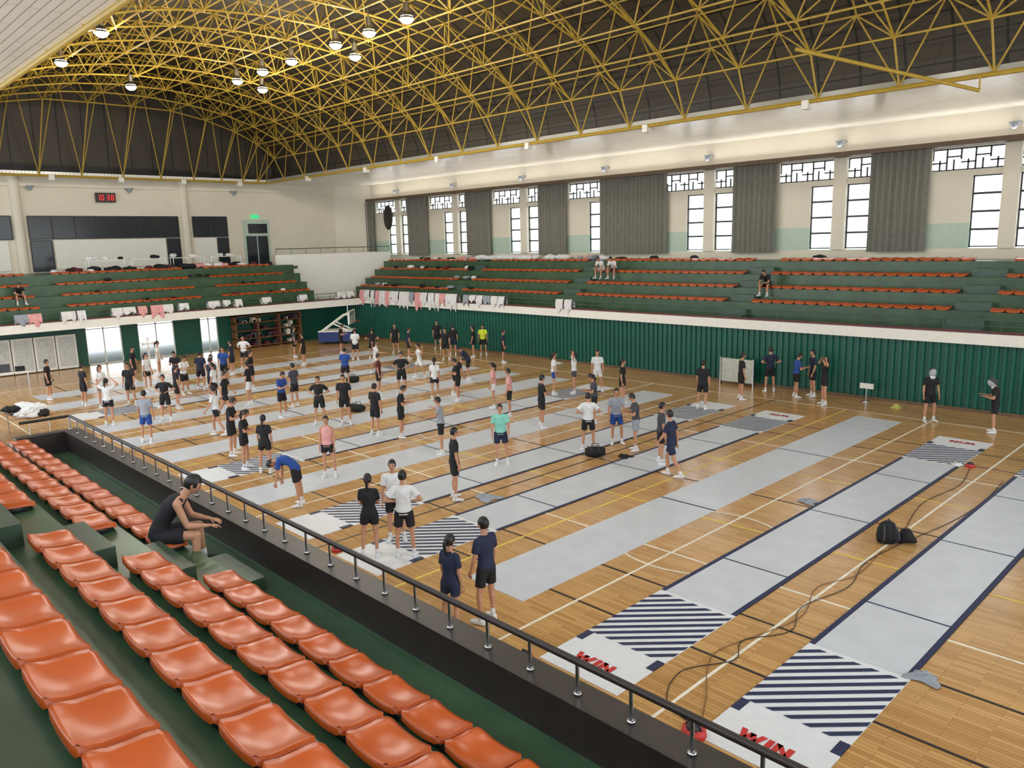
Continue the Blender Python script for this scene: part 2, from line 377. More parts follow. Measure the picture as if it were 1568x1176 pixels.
# ---------- pistes
PM=[m_grey,m_piwhite,m_navy,m_red]
def piste(cx,y0,style,txt=(0,0),L=18,w=1.5):
    mb=MB(); h=w/2
    if style=='plain':
        for a,b_ in((0,6.3),(6.36,12.3),(12.36,L)): mb.box(cx-h,cx+h,y0+a,y0+b_,.0,.012,0)
        mb.box(cx-h,cx+h,y0+6.3,y0+6.36,0,.013,2); mb.box(cx-h,cx+h,y0+12.3,y0+12.36,0,.013,2)
        return mb.obj('fencing_piste',PM)
    mb.box(cx-h,cx+h,y0,y0+L,0,.010,1); mb.box(cx-h+.07,cx+h-.07,y0+3.2,y0+L-3.2,0,.013,0)
    for sx in(-1,1):
        mb.box(*(sorted((cx+sx*h,cx+sx*(h-.09)))),y0+3.2,y0+L-3.2,0,.015,2)
        for yy in(0,L-1.15): mb.box(*(sorted((cx+sx*h,cx+sx*(h-.13)))),y0+yy+(.0 if yy else .85),y0+yy+(.3 if yy else 1.15),0,.015,2)
    for t in(5.2,9.0,12.8): mb.box(cx-h,cx+h,y0+t-.02,y0+t+.02,0,.016,2)
    for ya,yb in((1.15,3.1),(L-3.1,L-1.15)):
        c=-2*h
        while c<yb-ya:
            def clip(cc):
                xa=max(0,-cc); xb=min(2*h,(yb-ya)-cc)
                return (xa,xb) if xb>xa else None
            A=clip(c);B=clip(c+.12)
            if A and B:
                q=y0+ya
                mb.add([(cx-h+A[0],q+c+A[0],.0165),(cx-h+A[1],q+c+A[1],.0165),(cx-h+B[1],q+c+.12+B[1],.0165),(cx-h+B[0],q+c+.12+B[0],.0165)],[(0,1,2,3)],2)
            c+=.26
    def stroke(pts,y,flip):
        for (xa,ya),(xb,yb) in zip(pts,pts[1:]):
            if flip: xa,ya,xb,yb=-xa,-ya,-xb,-yb
            t=.04; mb.add([(cx+xa-t,y+ya,.0165),(cx+xa+t,y+ya,.0165),(cx+xb+t,y+yb,.0165),(cx+xb-t,y+yb,.0165)],[(0,1,2,3)],3)
    for ok,y,fl in((txt[0],y0+.45,False),(txt[1],y0+L-.45,True)):
        if not ok: continue
        stroke([(-.36,.11),(-.29,-.11),(-.22,.08),(-.15,-.11),(-.08,.11)],y,fl); stroke([(0.02,.11),(0.02,-.11)],y,fl); stroke([(.12,-.11),(.12,.11),(.28,-.11),(.28,.11)],y,fl)
    return mb.obj('fencing_piste',PM)
for cx,y0_,st_,tx in((-4.17,7.85,'win',(1,1)),(-6.95,7.85,'win',(1,1)),(-9.97,9.0,'plain',0),(-12.8,7.85,'win',(0,1)),(-15.5,7.9,'win',(0,0)),(-18.5,8.2,'plain',0),(-21.3,7.9,'win',(0,0)),(-24.2,8.3,'plain',0),(-27.1,8,'plain',0),(-30,8,'plain',0),(-33,8,'win',(0,0)),(-36,8,'plain',0),(-39,8.3,'plain',0)):
    piste(cx,y0_,st_,tx)
ln=MB(); z0,z1=.001,.004
def hl(xa,xb,y,mi,t=.025): ln.box(xa,xb,y-t,y+t,z0,z1,mi)
def vl(x,ya,yb,mi,t=.025): ln.box(x-t,x+t,ya,yb,z0,z1+.001,mi)
for y,mi in((6.3,1),(27.8,1),(9.7,0),(24.4,0),(12.6,1),(21.5,1),(17.0,0),(14.8,2),(19.3,2),(11.2,0),(23,0)): hl(-42,2.5,y,mi)
for x,mi in((2.5,1),(-42,1),(-19.9,1),(-5.55,1),(-8.55,1),(-11.4,2),(-14.2,0),(-17,1),(-22.8,2),(-25.8,0),(-28.6,1),(-31.6,2),(-34.6,0)): vl(x,6.3,27.8,mi)
def arc(cx,cy,r,a0,a1,mi):
    n=40; vs=[];
    for i in range(n+1):
        a=a0+(a1-a0)*i/n
        vs+=[(cx+(r-.025)*math.cos(a),cy+(r-.025)*math.sin(a),.006),(cx+(r+.025)*math.cos(a),cy+(r+.025)*math.sin(a),.006)]
    ln.add(vs,[(2*i,2*i+1,2*i+3,2*i+2) for i in range(n)],mi)
arc(-19.75,17,1.8,0,2*math.pi,1); arc(-8.5,13.6,1.8,0,2*math.pi,1)
ln.obj('court_line_markings',[m_linek,m_linew,m_liney,m_lineb])
# ---------- people
V=Vector
m_skin=M('skin',(192,140,110),.55,var=.04); m_hair=M('hair_black',(22,19,19),.45); m_eye=M('eye_dark',(30,22,20),.3); m_lip=M('lips',(160,88,80),.5)
CL={k:M('cloth_'+k,c,.8,var=.1,scale=9) for k,c in dict(black=(24,24,28),navy=(30,38,66),white=(222,222,222),grey=(150,156,166),blue=(36,74,150),maroon=(92,40,46),pink=(222,160,158),mint=(132,204,186),lime=(214,232,60),dgrey=(66,68,76),silver=(170,175,180)).items()}
SD=((.16,.02,-1),(.06,.18,-1)); SL=((.05,.02,-1),(.02,-.05,-1))
POSES=dict(
 stand=dict(tp=2,up=0,hp=8,aR=SD,aL=((.2,.08,-1),(.0,.35,-1)),lR=SL,lL=((.16,.06,-1),(.05,-.08,-1))),
 hips=dict(tp=0,up=0,hp=10,aR=((.7,-.3,-.8),(-.8,.5,-.25)),aL=((.7,-.3,-.8),(-.8,.5,-.25)),lR=((.12,0,-1),(.06,-.03,-1)),lL=((.12,.05,-1),(.06,-.08,-1))),
 phone=dict(tp=3,up=6,hp=32,aR=((.1,.25,-1),(-.3,.9,.25)),aL=((.15,.2,-1),(-.4,.85,.15)),lR=SL,lL=((.1,.1,-1),(.05,-.1,-1))),
 fold=dict(tp=0,up=4,hp=10,aR=((.12,.25,-1),(-.8,.45,.1)),aL=((.12,.25,-1),(-.8,.5,-.02)),lR=SL,lL=((.14,.06,-1),(.05,-.06,-1))),
 walk=dict(tp=5,up=2,hp=8,aR=((.12,-.35,-1),(.02,.0,-1)),aL=((.12,.35,-1),(.0,.6,-.8)),lR=((.03,.42,-1),(0,-.05,-1)),lL=((.03,-.3,-1),(0,-.55,-1))),
 guard=dict(tp=6,up=0,hp=5,aR=((.1,.6,-.7),(.0,1,.05)),aL=((.5,-.6,-.3),(.1,-.1,1)),lR=((.22,.62,-.8),(0,-.1,-1)),lL=((.45,-.4,-.8),(.1,-.3,-1))),
 bend=dict(tp=62,up=30,hp=125,aR=((.02,.1,-1),(-.02,.05,-1)),aL=((.02,.15,-1),(-.02,.2,-1)),lR=((.1,-.12,-1),(.03,-.05,-1)),lL=((.1,-.12,-1),(.03,-.05,-1))),
 lean=dict(tp=35,up=12,hp=55,aR=((.1,.35,-1),(-.05,.3,-1)),aL=((.1,.3,-1),(-.05,.4,-1)),lR=((.15,.15,-1),(.05,-.3,-1)),lL=((.15,.1,-1),(.05,-.3,-1))),
 head=dict(tp=0,up=0,hp=5,aR=((.75,.2,.35),(-.75,-.05,.75)),aL=((.7,.2,.4),(-.75,-.05,.7)),lR=SL,lL=((.12,.06,-1),(.05,-.06,-1))),
 spread=dict(tp=4,up=2,hp=15,aR=((.9,.35,-.25),(.7,.7,.0)),aL=((.8,.4,-.5),(.5,.8,-.1)),lR=((.12,.1,-1),(.03,-.1,-1)),lL=((.16,.0,-1),(.05,-.05,-1))),
 sit=dict(tp=36,up=16,hp=38,aR=((.12,.34,-.93),(-.42,.88,-.2)),aL=((.12,.34,-.93),(-.42,.88,-.15)),lR=((.16,1,.02),(.02,-.05,-1)),lL=((.26,1,.02),(.05,.05,-1))),
)
def rem(mb,vox):
    o=mb.obj('tmp',[]); m=o.modifiers.new('r','REMESH'); m.mode='VOXEL'; m.voxel_size=vox
    s=o.modifiers.new('s','SMOOTH'); s.iterations=3; s.factor=.5
    d=bpy.context.evaluated_depsgraph_get(); me=bpy.data.meshes.new_from_object(o.evaluated_get(d))
    vs=[tuple(v.co) for v in me.vertices]; fs=[tuple(p.vertices) for p in me.polygons]
    old=o.data; bpy.data.objects.remove(o); bpy.data.meshes.remove(old); bpy.data.meshes.remove(me); return vs,fs
def dv(p): p=math.radians(p); return V((0,math.sin(p),math.cos(p)))
def figure(pose,sex,top):
    q=POSES[pose]; f=sex=='f'; sk=MB(); sh=MB(); so=MB(); ex=MB()
    X=V((1,0,0)); t1,t2=q['tp'],q['tp']+q['up']
    P0=V((0,0,0)); W=P0+dv(t1*.5)*.15; C=W+dv(t1)*.2; S=C+dv(t2)*.13; N=S+dv(t2)*.05; hc=N+dv((t2+q['hp'])/2)*.06+dv(q['hp'])*.11
    fw=lambda p:V((0,math.cos(math.radians(p)),-math.sin(math.radians(p))))
    shw=.15 if f else .178; ss=.92 if f else 1
    k=.95 if f else 1
    wst=.125 if f else .148
    sh.rings([(P0-dv(t1*.3)*.07,X*.176,fw(t1*.3)*.128),(P0+dv(t1*.4)*.03,X*.168,fw(t1*.4)*.12),(W,X*wst*1.02,fw(t1*.7)*.1),(C,X*.168*k,fw(t1)*.118),(C+dv(t2)*.08,X*.172*k,fw(t2)*.108),(S,X*.14*k,fw(t2)*.078),(N,X*.068,fw(t2)*.062)],0,16)
    sk.rings([(P0,X*.12,fw(t1)*.09),(W,X*.1,fw(t1)*.08),(C,X*.13*k,fw(t1)*.09),(S,X*.12*k,fw(t2)*.06),(N,X*.055,fw(t2)*.05)],0,12)
    sk.capsule(S,hc-dv(q['hp'])*.04,.056*ss,.05*ss)
    so.rings([(P0-V((0,0,.11)),X*.15,fw(0)*.105),(P0-V((0,0,.03)),X*.178,fw(t1*.2)*.128),(P0+dv(t1*.4)*.05,X*.16,fw(t1*.4)*.112),(P0+dv(t1*.5)*.1,X*.13,fw(t1*.5)*.095)],0,16)
    ank=[]
    for sx,aa,ll in((1,'aR','lR'),(-1,'aL','lL')):
        m=lambda v:V((v[0]*sx,v[1],v[2])).normalized()
        A0=S+X*sx*shw-dv(t2)*.03; ud,fd=m(q[aa][0]),m(q[aa][1]); E=A0+ud*.285; Wr=E+fd*.245
        sk.capsule(A0,E,.05*ss,.037*ss); sk.capsule(E,Wr,.037*ss,.025*ss); sk.capsule(E+fd*.03,E+fd*.12,.04*ss,.035*ss); sk.capsule(S+X*sx*.06,A0,.06,.05)
        if top=='tee':
            sh.capsule(A0-ud*.01,A0+ud*.02,.064*ss,.064*ss); sh.capsule(A0,A0+ud*.19,.066*ss,.072*ss,flat=True); sh.capsule(S+X*sx*.04,A0,.066,.06*ss)
        else: sh.capsule(S+X*sx*.05,S+X*sx*(shw-.05),.055,.045)
        lat=fd.cross(V((0,0,1)));
        if lat.length<.3: lat=V((0,1,0))
        lat=(lat-fd*lat.dot(fd)).normalized()
        if abs(fd.z)>.8: lat=(V((0,1,0))-fd*fd.y).normalized()
        nrm=fd.cross(lat).normalized()
        if nrm.dot(V((-sx,0,0)))<0 and abs(fd.z)>.8: nrm=-nrm
        if abs(fd.z)<=.8 and nrm.z>0: nrm=-nrm
        for off in(-.026,-.009,.009,.026): sk.capsule(Wr+fd*.01,Wr+fd*.085+lat*off,.017,.0135,n=8)
        for i,(off,L) in enumerate(((-.03,.06),(-.01,.073),(.01,.078),(.03,.07))):
            a=Wr+fd*.085+lat*off; d1=(fd+nrm*.25).normalized(); d2=(fd+nrm*.75).normalized(); d3=(fd*.6+nrm).normalized()
            b=a+d1*L*.45; c=b+d2*L*.32; e_=c+d3*L*.23
            ex.tube(a-fd*.02,b,.009,0,6,.0085,True); ex.tube(b,c,.0085,0,6,.008,True); ex.tube(c,e_,.008,0,6,.005,True)
        a=Wr+fd*.03+lat*.025; b=a+(fd*.7+lat*.7+nrm*.2).normalized()*.04; c=b+(fd+lat*.2+nrm*.4).normalized()*.03
        ex.tube(a,b,.012,0,6,.01,True); ex.tube(b,c,.01,0,6,.006,True)
        Hj=P0+V((sx*.092,0,-.04)); td,sd=m(q[ll][0]),m(q[ll][1]); K=Hj+td*.43; An=K+sd*.41; ank.append(An.z)
        sk.capsule(Hj,K,.078,.052*ss); sk.capsule(K,An,.05*ss,.034); 
        bk=V((0,-1,0)) if abs(sd.z)>.5 else V((0,0,-1))
        sk.capsule(K+sd*.08+bk*.012,K+sd*.2+bk*.01,.05*ss,.044*ss)
        so.capsule(Hj-td*.02,Hj+td*(.2 if f else .29),.1,.092,flat=True); so.capsule(Hj,Hj+td*.08,.098,.098)
        ex.tube(An-sd*.1,An+sd*.02,.04,5,10,.04,True)
        fdr=V((sx*.25,1,0)).normalized(); fl=fdr.cross(V((0,0,1)))
        U=V((0,0,1)); bse=An-U*.035
        ex.rings([(bse-fdr*.075,fl*.02,U*.03),(bse-fdr*.06,fl*.036,U*.045),(bse+fdr*.0,fl*.042,U*.055),(bse+fdr*.07-U*.01,fl*.045,U*.04),(bse+fdr*.13-U*.015,fl*.047,U*.028),(bse+fdr*.18-U*.018,fl*.035,U*.02),(bse+fdr*.195-U*.02,fl*.012,U*.01)],4,10)
        ex.rings([(bse-fdr*.078-U*.035,fl*.03,U*.012),(bse+fdr*.0-U*.035,fl*.044,U*.014),(bse+fdr*.13-U*.035,fl*.05,U*.012),(bse+fdr*.195-U*.035,fl*.025,U*.01)],5,8)
    out=MB()
    for part,vox,mi in((sk,.0135,0),(sh,.018,1),(so,.018,2)):
        vs,fs=rem(part,vox); out.add(vs,fs,mi)
    R=Matrix.Rotation(-math.radians(q['hp']-8),3,'X')
    def jaw(v):
        if v.z<0:
            t=min(1,-v.z/.115); v=V((v.x*(1-.42*t**1.6),v.y*(1-.22*t)+.012*t,v.z))
        return v
    if sex=='mask':
        ex.ell(hc,.105,.13,.145,6,16,10,R); ex.ell(hc+R@V((0,.03,-.02)),.107,.125,.14,7,16,10,R)
        ex.rings([(hc+R@V((0,.05,-.13)),R@V((.09,0,0)),R@V((0,.06,0))),(hc+R@V((0,.07,-.22)),R@V((.07,0,0)),R@V((0,.03,0)))],5,12)
    else:
        ex.ell(hc,.077,.096,.116,0,20,14,R,jaw)
        at=lambda x,y,z:hc+R@V((x,y,z))
        ex.rings([(at(0,.088,.018),R@V((.007,0,0)),R@V((0,.008,0))),(at(0,.1,-.012),R@V((.011,0,0)),R@V((0,.012,0))),(at(0,.102,-.024),R@V((.017,0,0)),R@V((0,.014,0))),(at(0,.092,-.032),R@V((.01,0,0)),R@V((0,.006,0)))],0,8)
        for sx in(-1,1):
            ex.ell(at(sx*.031,.086,.012),.013,.008,.006,6,8,5,R); ex.ell(at(sx*.031,.087,.032),.017,.006,.004,3,8,4,R); ex.ell(at(sx*.078,-.002,.0),.009,.018,.03,0,8,6,R)
        ex.ell(at(0,.088,-.055),.022,.008,.006,7,8,5,R)
        hm=MB(); hm.ell((0,-.006,.012),.086,.103,.12,3,22,16)
        keep=[];
        for fc in hm.f:
            c=sum((V(hm.v[i]) for i in fc),V())/4
            lowlim=-.055 if c.y<0 else (.0 if c.y<.04 else .052)
            keep.append(c.z>lowlim)
        fs=[x for x,kk in zip(hm.f,keep) if kk]
        ex.add([hc+R@V(v) for v in hm.v],fs,3)
        if f:
            for pr in(((0,-.1,.04),(0,-.135,.0),.03,.034),((0,-.135,.0),(0,-.14,-.12),.034,.028),((0,-.14,-.12),(0,-.12,-.22),.028,.01)):
                ex.capsule(hc+R@V(pr[0]),hc+V(pr[1]),pr[2],pr[3],3,8)
    o=len(out.v); out.v+=[tuple(v) for v in ex.v]; out.f+=[tuple(i+o for i in x) for x in ex.f]; out.m+=ex.m
    dz=.09-min(ank)
    out.v=[(v[0],v[1],v[2]+dz) for v in out.v]
    return out.mesh('figure_'+pose,[m_skin,CL['black'],CL['black'],m_hair,CL['white'],CL['white'],m_eye if sex!='mask' else CL['dgrey'],m_lip if sex!='mask' else CL['silver']],True)
cache={}
def person(x,y,deg,pose,sex,shirt,shorts,h=1.73,top='tee',z=0,name='fencer',shoes='white'):
    k=(pose,sex,top)
    if k not in cache: cache[k]=figure(*k)
    o=bpy.data.objects.new(name,cache[k]); bpy.context.collection.objects.link(o)
    o.location=(x,y,z); o.rotation_euler[2]=math.radians(deg-90); s=h/1.73; o.scale=(s,s,s)
    for i,c in((1,shirt),(2,shorts),(4,shoes)):
        o.material_slots[i].link='OBJECT'; o.material_slots[i].material=CL[c]
    return o
A,T,LF,RT=137,-43,227,47
for a in [
(-38.1,8.6,60,'stand','m','black','black'),(-35.2,9.2,100,'stand','m','black','black'),(-30.4,8.7,A,'head','f','white','black'),(-34.2,9.6,20,'stand','f','white','grey'),
(-33.9,10.6,T,'stand','m','black','black'),(-26.6,8.7,A,'stand','m','grey','blue'),(-40.9,14.3,60,'stand','f','white','white'),(-29.5,10.4,T,'hips','m','black','black'),
(-34.3,13.0,20,'phone','m','white','black'),(-34.9,14.0,A,'stand','m','navy','black'),(-33.4,13.9,T,'stand','f','white','dgrey'),(-32.4,13.4,100,'fold','m','navy','black'),
(-25.7,10.7,LF,'walk','f','white','black'),(-35.6,15.4,T,'stand','m','blue','black'),(-22.8,9.9,RT,'phone','m','black','black',1.8),(-21.1,9.5,RT,'phone','f','black','black'),
(-29.9,13.9,LF,'stand','m','black','white'),(-39.2,18.1,T,'hips','m','white','black'),(-20.2,9.7,A,'stand','f','black','black',1.65),(-26.6,13.6,20,'phone','m','blue','black'),
(-28.0,14.9,200,'stand','m','dgrey','black'),(-37.6,20.7,LF,'stand','m','black','black'),(-17.0,8.9,LF,'bend','m','blue','black'),(-18.5,10.7,T,'stand','f','pink','black',1.7,'tank'),
(-24.4,13.9,T,'hips','m','black','black'),(-30.3,18.7,A,'fold','m','blue','black'),(-23.7,14.5,T,'stand','m','black','black',1.78),(-36.9,23.5,A,'phone','m','white','black'),
(-36.4,24.3,A,'hips','m','black','black'),(-27.4,18.5,RT,'stand','m','maroon','black'),(-26.7,19.2,T,'hips','m','black','black',1.78),(-21.5,14.3,100,'stand','m','black','black'),
(-20.6,14.7,RT,'phone','m','black','black'),(-12.9,8.3,A,'fold','f','black','black',1.72),(-13.3,9.2,T,'stand','m','white','black',1.76),(-12.4,8.8,A,'hips','m','white','black',1.78),
(-34.8,25.6,60,'stand','m','navy','black'),(-36.5,29,T,'stand','m','black','black'),(-33.8,28,A,'stand','m','black','navy'),(-32.8,26.6,T,'stand','m','black','black'),(-32.3,28.2,LF,'stand','f','black','black'),
(-27.1,23.3,LF,'lean','m','navy','black'),(-32.4,29,T,'stand','m','lime','black'),(-24.7,19.4,A,'walk','f','white','black'),(-23.7,19.8,LF,'phone','m','black','black'),(-24.9,20.6,RT,'lean','m','black','black'),
(-18.0,14.3,LF,'spread','m','grey','black'),(-14.4,11.8,60,'stand','m','black','black',1.8),(-9.15,8.1,185,'stand','m','navy','black',1.78),(-9.25,7.4,100,'stand','f','navy','navy',1.66),
(-21.6,19.8,LF,'stand','f','pink','white'),(-15.8,14.7,T,'stand','m','mint','navy'),(-20.1,19.2,LF,'stand','m','pink','black'),(-18,18.7,60,'fold','m','black','black',1.78),
(-21.6,23.2,RT,'stand','f','white','blue'),(-21.1,23.9,LF,'head','f','white','dgrey'),(-17.0,20.3,LF,'phone','f','dgrey','black'),(-14.9,17.5,A,'hips','m','white','black'),(-14.7,18.6,T,'stand','m','grey','blue'),
(-20.6,24.8,T,'stand','m','white','white'),(-18.2,23.4,20,'stand','f','black','black'),(-13.8,18.4,LF,'phone','m','dgrey','grey'),(-12.4,17.7,RT,'stand','m','dgrey','black'),(-11.5,16.9,190,'walk','m','navy','navy',1.8),
(-15.4,24.6,100,'stand','m','black','black',1.78),(-15.2,27,RT,'stand','m','black','black',1.8),(-15.1,29.1,A,'hips','m','navy','black',1.8),(-13.8,28.7,RT,'phone','m','blue','black'),(-13.4,29.3,LF,'stand','m','navy','black',1.8),
(-12.4,28.1,LF,'head','f','black','black'),(-8.6,27.6,T,'stand','mask','black','black',1.78),(-6.6,27.3,200,'phone','mask','black','black',1.72),
(-32,21.5,RT,'guard','m','white','white'),(-29.5,22.3,LF,'guard','m','white','white'),(-31.5,11.6,80,'stand','m','black','black'),(-36.5,12.2,30,'stand','f','white','black'),(-37.8,16.8,LF,'stand','m','navy','black'),
(-41,22,60,'stand','m','dgrey','black'),(-33.2,15.6,RT,'hips','m','black','black'),(-36.2,13.4,T,'phone','m','black','navy'),(-30.9,12.9,LF,'stand','f','white','black'),(-39.5,12.6,RT,'stand','m','black','black'),(-28.6,12.3,RT,'walk','m','black','black'),(-40,24.5,RT,'phone','m','black','black'),(-37.3,26.5,T,'stand','m','black','black'),(-29.5,27.8,RT,'stand','m','navy','black')]:
    person(*a)
person(-9.5,3.12,62,'sit','m','black','black',1.78,'tank',z=2.38,name='seated_spectator',shoes='black')
for x,y,z,dg_,c1,c2 in((-27.2,33.25,4.2,-90,'white','white'),(-26.4,33.25,4.2,-80,'white','dgrey'),(-17.1,32.45,3.63,-90,'black','black')):
    person(x,y,dg_,'sit','m',c1,c2,1.73,z=z,name='seated_spectator')
person(-48.45,10.1,0,'sit','m','black','black',1.73,z=3.63,name='seated_spectator')
# ---------- props
def cloth(mb,cx,cy,z,w,drop,axis,mi):
    n=6; vs=[]
    prof=[(-.06,-drop),(-.07,-drop*.5),(-.04,0),(0,.03),(.04,0),(.07,-drop*.4),(.06,-drop*.8)]
    ph=random.random()*6
    for i in range(n+1):
        u=(i/n-.5)*w
        for (a,b) in prof:
            k=.03*math.sin(ph+i*1.9)*(1 if b<-.02 else .2); bb=b*(1+.25*math.sin(ph*2+i*1.3)) if b<0 else b
            vs.append((cx+u,cy+a*2.4+k,z+bb) if axis==0 else (cx+a*2.4+k,cy+u,z+bb))
    m=len(prof)
    mb.add(vs,[(i*m+j,i*m+j+1,(i+1)*m+j+1,(i+1)*m+j) for i in range(n) for j in range(m-1)],mi)
cm=[CL['white'],CL['pink'],CL['black'],CL['grey']]
c1=MB()
x=-45.7
while x<-35.5: cloth(c1,x,YF+.04,3.28,random.uniform(.45,.7),random.uniform(.5,.95),0,random.choice([0,0,0,0,1,3])); x+=random.uniform(.45,.7)
x=-34.8
while x<-31.5: cloth(c1,x,YF+.04,3.27,.55,random.uniform(.3,.55),0,random.choice([0,0,0,3])); x+=.6
for x in(-27.4,-26.8): cloth(c1,x,YF+.04,3.27,.5,.6,0,0)
y=5
while y<29.5:
    if random.random()<.62: cloth(c1,XL-.06,y,3.23,random.uniform(.4,.75),random.uniform(.35,.85),1,random.choice([0,0,0,0,1,3]))
    y+=random.uniform(.6,1.0)
c1.obj('hanging_fencing_jackets',cm,True)
def lump(mb,x,y,z,s,mi):
    ph=random.random()*6
    mb.ell((x,y,z+s*.35),s*random.uniform(.8,1.3),s*.7,s*.42,mi,9,6,Matrix.Rotation(ph,3,'Z'),lambda v:v*(1+.25*math.sin(v.x*23/s*.3+ph)*math.cos(v.y*17/s*.3+ph*2)))
bg=MB()
for i in range(30): lump(bg,random.uniform(-46.5,-27),35.1+random.uniform(-.25,.5),5.11,random.uniform(.25,.42),random.choice([0,2,1,2,2,3]))
for i in range(34): lump(bg,random.uniform(-38.5,-30.6),34.2+random.uniform(-.1,.1),5.2,random.uniform(.3,.42),0)
for x in(-25,-22.5,-15.9): lump(bg,x,34.9,5.11,.35,2)
for i in range(40): lump(bg,-50.7+random.uniform(-.4,.3),random.uniform(12.5,26),5.15,random.uniform(.25,.45),random.choice([0,0,2,2,4,1]))
for i in range(26):
    k=random.choice([0,1,2,3]); lump(bg,random.uniform(-46.5,-36),31.6+.85*k,3.5+.57*k,random.uniform(.17,.3),random.choice([0,2,3,2,4]))
for i in range(12):
    k=random.choice([0,1,2]); lump(bg,-47.62-.85*k,random.uniform(14,26),3.5+.57*k,random.uniform(.15,.26),random.choice([0,2,3,2,4]))
bg.obj('sports_bags_and_clothes',cm+[CL['maroon']],True)
tbm=MB()
for yy in(14.5,17,19.5,22):
    tbm.box(-52,-51.4,yy,yy+2.2,5.8,5.84,0)
    for a in(yy+.1,yy+2.1):
        for b_ in(-51.95,-51.45): tbm.tube((b_,a,5.11),(b_,a,5.8),.02,1,6)
    for i in range(3): lump(tbm,-51.7,random.uniform(yy+.2,yy+2),5.84,random.uniform(.2,.34),random.choice([2,3,2]))
tbm.obj('folding_tables',[m_white,m_steel,CL['white'],CL['black']])
def duffel(x,y,rot,L,mat,name='duffel_bag',z=0):
    mb=MB(); h=.15; R=[]
    for i in range(7):
        t=i/6-.5; s=1-abs(t*2)**4*.35; R.append((V((t*L,0,h)),V((0,h*s*1.15,0)),V((0,0,h*s))))
    mb.rings(R,0,12)
    for sy in(-1,1): mb.path([(-L*.2,sy*.14,.2),(-L*.15,sy*.12,.36),(L*.15,sy*.12,.36),(L*.2,sy*.14,.2)],.012,1,6)
    mb.box(-L*.4,L*.4,-.01,.01,.29,.305,1)
    return mb.obj(name,[mat,CL['dgrey']],True,loc=(x,y,z),rz=rot)
def backpack(x,y,rot):
    mb=MB(); R=[]
    for z,a,b in((0,.13,.09),(.03,.2,.14),(.15,.22,.16),(.3,.2,.15),(.42,.14,.11),(.47,.07,.05)): R.append((V((0,0,z)),V((a,0,0)),V((0,b,0))))
    mb.rings(R,0,14); mb.rings([(V((0,.13,.04)),V((.12,0,0)),V((0,.04,0))),(V((0,.17,.06)),V((.14,0,0)),V((0,.06,0))),(V((0,.16,.2)),V((.13,0,0)),V((0,.05,0))),(V((0,.12,.24)),V((.08,0,0)),V((0,.02,0)))],1,10)
    for sx in(-1,1): mb.path([(sx*.1,-.1,.42),(sx*.14,-.22,.3),(sx*.15,-.24,.15),(sx*.12,-.12,.05)],.018,1,6)
    mb.path([(-.04,-.03,.45),(0,-.03,.53),(.04,-.03,.45)],.012,1,6)
    mb.rings([(V((.22,.02,.02)),V((0,.1,0)),V((0,0,.02))),(V((.32,.02,.15)),V((0,.15,0)),V((0,0,.15))),(V((.44,.0,.16)),V((0,.14,0)),V((0,0,.15))),(V((.56,-.02,.06)),V((0,.07,0)),V((0,0,.05)))],0,10)
    return mb.obj('backpack',[CL['black'],CL['dgrey']],True,loc=(x,y,0),rz=rot)
backpack(-5.6,16.0,.7)
duffel(-14.3,17.1,.7,.6,CL['black']); duffel(-25.3,16,.4,.7,CL['black']); duffel(-31,19.5,1,.6,CL['black'])
fl=MB()
for x,y,s,mi in((-3.3,11.2,.2,3),(-13.9,12.4,.3,3),(-6.3,22.8,.14,0),(-27,29.4,.2,0),(-7.9,17.3,.2,3),(-13.6,17.6,.2,2)):
    n=10; vs=[]
    for i in range(n+1):
        for j in range(n+1):
            u,v=i/n*2-1,j/n*2-1; r=1+.25*math.sin(3*math.atan2(v,u)+x); vs.append((x+u*s*r,y+v*s*.8*r,.018+.05*(1-u*u)*(1-v*v)*(1.2+math.sin(u*7+y)*math.cos(v*6))))
    fl.add(vs,[(i*(n+1)+j,(i+1)*(n+1)+j,(i+1)*(n+1)+j+1,i*(n+1)+j+1) for i in range(n) for j in range(n)],mi)
fl.obj('dropped_towels',cm,True)
def reel(x,y,mat,s=1):
    mb=MB(); mb.tube((0,0,0),(0,0,.1*s),.17*s,0,20,.15*s,True); mb.tube((0,0,.1*s),(0,0,.14*s),.1*s,1,16,.08*s,True); mb.path([(-.12*s,0,.1*s),(-.08*s,0,.17*s),(.08*s,0,.17*s),(.12*s,0,.1*s)],.012,1,6)
    mb.obj('fencing_reel',[mat,CL['dgrey']],True,loc=(x,y,0))
for x,y,s_ in((-4.95,7.85,1),(-6.0,22.9,.7),(-7.85,7.7,.7),(-13.75,8.0,.7)): reel(x,y,m_red,s_)
cbm=MB()
def cable(pts,mi=0):
    P_=[V((a,b,.012)) for a,b in pts]; out=[]
    for i in range(len(P_)-1):
        p0=P_[max(0,i-1)];p1=P_[i];p2=P_[i+1];p3=P_[min(len(P_)-1,i+2)]
        for k in range(6):
            t=k/6; out.append(.5*((2*p1)+(p2-p0)*t+(2*p0-5*p1+4*p2-p3)*t*t+(3*p1-p0-3*p2+p3)*t**3))
    out.append(P_[-1]); cbm.path(out,.007,mi,5)
cable([(-4.95,8.0),(-5.6,8.2),(-5.9,9.0),(-5.5,9.8),(-5.7,10.4),(-5.3,11.2),(-5.55,12.1),(-5.3,13.4),(-5.5,14.6),(-5.4,15.8),(-5.2,17),(-5.0,18.3),(-4.9,20),(-5.0,22)],0)
cable([(-5.0,8.1),(-5.3,8.7),(-5.7,9.4),(-5.8,10),(-5.4,11.7),(-5.7,13),(-5.4,14),(-5.5,15.5)],1)
cable([(-6.0,22.9),(-5.7,21),(-5.9,19),(-5.6,17),(-5.5,16.3)],0)
cbm.obj('extension_cables',[CL['black'],M('cable_brown',(120,84,54),.5)],True)
